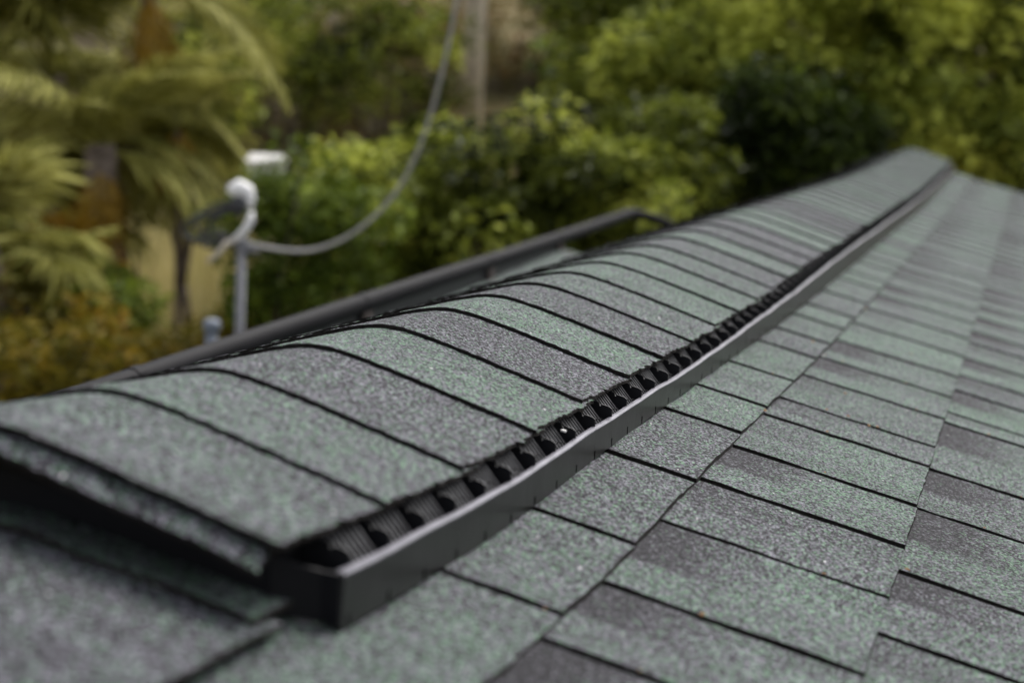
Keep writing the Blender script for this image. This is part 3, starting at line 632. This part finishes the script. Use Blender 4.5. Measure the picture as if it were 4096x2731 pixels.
def frond_mesh(name, vf, mat, seed, t0):
    v, f = vf; me = bpy.data.meshes.new(name); me.from_pydata(v, [], f); me.materials.append(mat)
    r = np.random.default_rng(seed); a = me.attributes.new('tint', 'FLOAT', 'FACE'); a.data.foreach_set('value', np.clip(r.normal(t0, 0.3, len(f)), 0, 1).astype(np.float32)); return me
def palm(label, crown, kind, n, length, seed, trunk_r=0.09, n_dry=5, lean=(0, 0), t0=0.5, group='palms at the left'):
    r = random.Random(seed); crown = Vector(crown); bx, by = crown.x + lean[0], crown.y + lean[1]; gz = float(hillz(bx, by))
    root = empty('palm_tree', (bx, by, gz), label, 'palm tree', group)
    pts = smooth_path([Vector((bx, by, gz - .1)), Vector((bx, by, gz)).lerp(crown, .5) + Vector((.04, 0, 0)), crown], 8)
    MB().tube(pts, [trunk_r * (1.15 - 0.2 * i / 16 + 0.10 * (i % 2)) for i in range(len(pts))], 10).build('trunk', M_PALMBARK, root, False)
    gen = feather_frond if kind == 'feather' else fan_frond
    green = [frond_mesh('frond', gen(length * s, 38 if kind == 'feather' else 30, seed + i), L_PALM, seed + i, t0 + .08 * (i - 1)) for i, s in enumerate((1.0, 0.9, 1.08))]
    dry = frond_mesh('dry_frond', gen(length * .55, 20, seed + 9), L_DRY, seed + 9, .45)
    for i in range(n + n_dry):
        isd = i >= n; o = link(bpy.data.objects.new('dry_frond' if isd else 'frond', dry if isd else green[i % 3])); adopt(o, root)
        o.location = crown + Vector((r.uniform(-.04, .04), r.uniform(-.04, .04), r.uniform(-.08, .06) - (0.12 if isd else 0)))
        el = r.uniform(55, 80) if isd else -55 + 80 * ((i * 0.618) % 1.0) + r.uniform(-6, 6)
        o.rotation_euler = (r.uniform(-.4, .4), math.radians(el), i * 2.39996 + r.uniform(-.2, .2))
    return root
palm('tall palm with drooping feathered fronds and grey trunk left of the weatherhead', at(230, 330, 9.6), 'feather', 20, 1.02, 5, 0.085, 14, (-0.05, 0.1))
palm('fan palm with pale green spread leaves at the left edge', at(-30, 560, 8.2), 'fan', 14, 0.58, 15, 0.05, 4, (0.15, 0.3), 0.62)
palm('palm with broad green leaves hanging in at the upper left', at(350, -60, 10.4), 'feather', 18, 1.1, 25, 0.045, 5, (-0.75, 0.4), 0.45)
palm('fan palm with dull green leaves behind the tall feathered palm', at(120, 180, 11.0), 'fan', 18, 1.1, 35, 0.08, 6, (0.1, 0.3), 0.4)
palm('small fan palm with yellowed fronds tucked behind the grey trunk', at(120, 470, 10.2), 'fan', 12, 0.6, 45, 0.05, 5, (0.05, 0.1), 0.55)

palm('slender palm with arching feathered fronds and tan dead tips beside the brown scrub', at(410, 270, 10.0), 'feather', 18, 0.62, 55, 0.018, 8, (-0.12, 0.12), 0.5)
palm('low feathered palm with yellow green fronds in front of the tall palm trunk', at(80, 700, 8.6), 'feather', 14, 0.62, 65, 0.05, 6, (-0.1, 0.2), 0.6)
fill = [(320, 330, 11.4, L_PALM, 0.5, 'yellow green bush filling the gap behind the tall palm', 0.75), (430, 210, 11.6, L_OLIVE, 0.55, 'olive bush above and left of the white weatherhead', 0.4), (60, 330, 11.8, L_OLIVE, 0.38, 'dark olive bush at the left edge behind the palms', 0.8), (640, 120, 13.5, L_OLIVE, 0.38, 'olive green bush between palm tops and brown scrub', 0.75), (880, 150, 14.0, L_OLIVE, 0.36, 'loose olive green bush left of the cable under the scrub', 0.7)]
for i, (px, py, ds, mt, t0, lb, rr) in enumerate(fill):
    p = at(px, py, ds); broad_tree('bush', lb, 'bush', tuple(p), (rr, rr * .8, rr * .8), 34, 95, 0.085, mt, 91 + i, (0.16, 0.30), 'bushes behind the palms', t0, 0.24, False, 0.35)
# utility pole, stand-in box for the white spot
p = at(1085, 180, 17); gz = float(hillz(p.x, p.y))
up = empty('utility_pole', (p.x, p.y, gz), 'weathered wooden utility pole rising out of the top of the picture', 'pole')
MB().tube([(p.x, p.y, gz - .3), (p.x, p.y, gz + 8)], [0.118, 0.09], 16).build('pole', M_WOOD, up, True)
MB().tube([(p.x + .085, p.y - .085, gz), (p.x + .075, p.y - .08, gz + 5)], 0.035, 10).build('conduit', M_WOODL, up, True)
p = at(615, 390, 9.6); gz = float(hillz(p.x, p.y))
wb = empty('white_spot_box', (p.x, p.y, gz), 'small white box on a post standing in for an unknown white blur just right of and above the weatherhead', 'box')  # box and post stand in for a white spot of unknown nature
MB().tube([(p.x, p.y, gz - .2), (p.x, p.y, p.z - .05)], 0.022, 10).build('white_spot_box_post', M_MAST, wb, True)
b = MB(); b.box((p.x - .085, p.y - .06, p.z - .055), (p.x + .075, p.y + .06, p.z + .045)); b.build('white_spot_box_body', M_WHITE, wb)
b = MB(); b.add([(p.x - .10, p.y - .08, p.z + .045), (p.x + .09, p.y - .08, p.z + .045), (p.x + .09, p.y + .08, p.z + .045), (p.x - .10, p.y + .08, p.z + .045), (p.x - .10, p.y, p.z + .085), (p.x + .09, p.y, p.z + .085)], [(0, 3, 2, 1), (0, 1, 5, 4), (2, 3, 4, 5), (1, 2, 5), (3, 0, 4)]); b.build('white_spot_box_lid', M_WHITE, wb)

# ------------------------------------------------------------------ small debris on the roof
o = MB(); zz = float(capz(0.166) + S(0.497) + V(0.497)) - 0.012
X0, Y0 = 0.164, 0.494
cc = [(-.0020, -.0006, 0), (.0016, -.0011, -.0005), (.0021, .0003, 0), (-.0015, .0009, .0004)]
o.add([(X0 + a, Y0 + b, zz + c) for a, b, c in cc] + [(X0 + a, Y0 + b, zz + c + .0012) for a, b, c in cc], [(0, 3, 2, 1), (4, 5, 6, 7), (0, 1, 5, 4), (1, 2, 6, 5), (2, 3, 7, 6), (3, 0, 4, 7)])
tag(o.build('paint_chip', M_WHITE), 'small white chip caught between ridge cap and vent baffle', 'chip')
d = MB()
for i in range(30):
    k = random.choice((0, 1, 1, 1, 2, 2)); ys_ = SLOTS[k]; y = random.choice(ys_) + random.uniform(-.002, .006) + (random.choice((0, .9, 1.6)) if i % 2 else 0); x0, x1 = course_x(k); x = random.uniform(max(x0, 0.19), x1); z = float(roofz(x, y)) + .0012
    s = random.uniform(.0008, .0018); a = random.uniform(0, 3); u = Vector((math.cos(a) * s * 1.6, math.sin(a) * s * 1.6, 0)); w = Vector((-math.sin(a) * s, math.cos(a) * s, s * .4)); c = Vector((x, y, z))
    d.add([c - u, c - w, c + u, c + w, c + Vector((0, 0, s))], [(0, 1, 4), (1, 2, 4), (2, 3, 4), (3, 0, 4), (3, 2, 1, 0)])
o = d.build('leaf_crumbs', M_STRAW); tag(o, 'scattered orange brown leaf crumbs lying in the shingle joints', None, None, 'stuff')
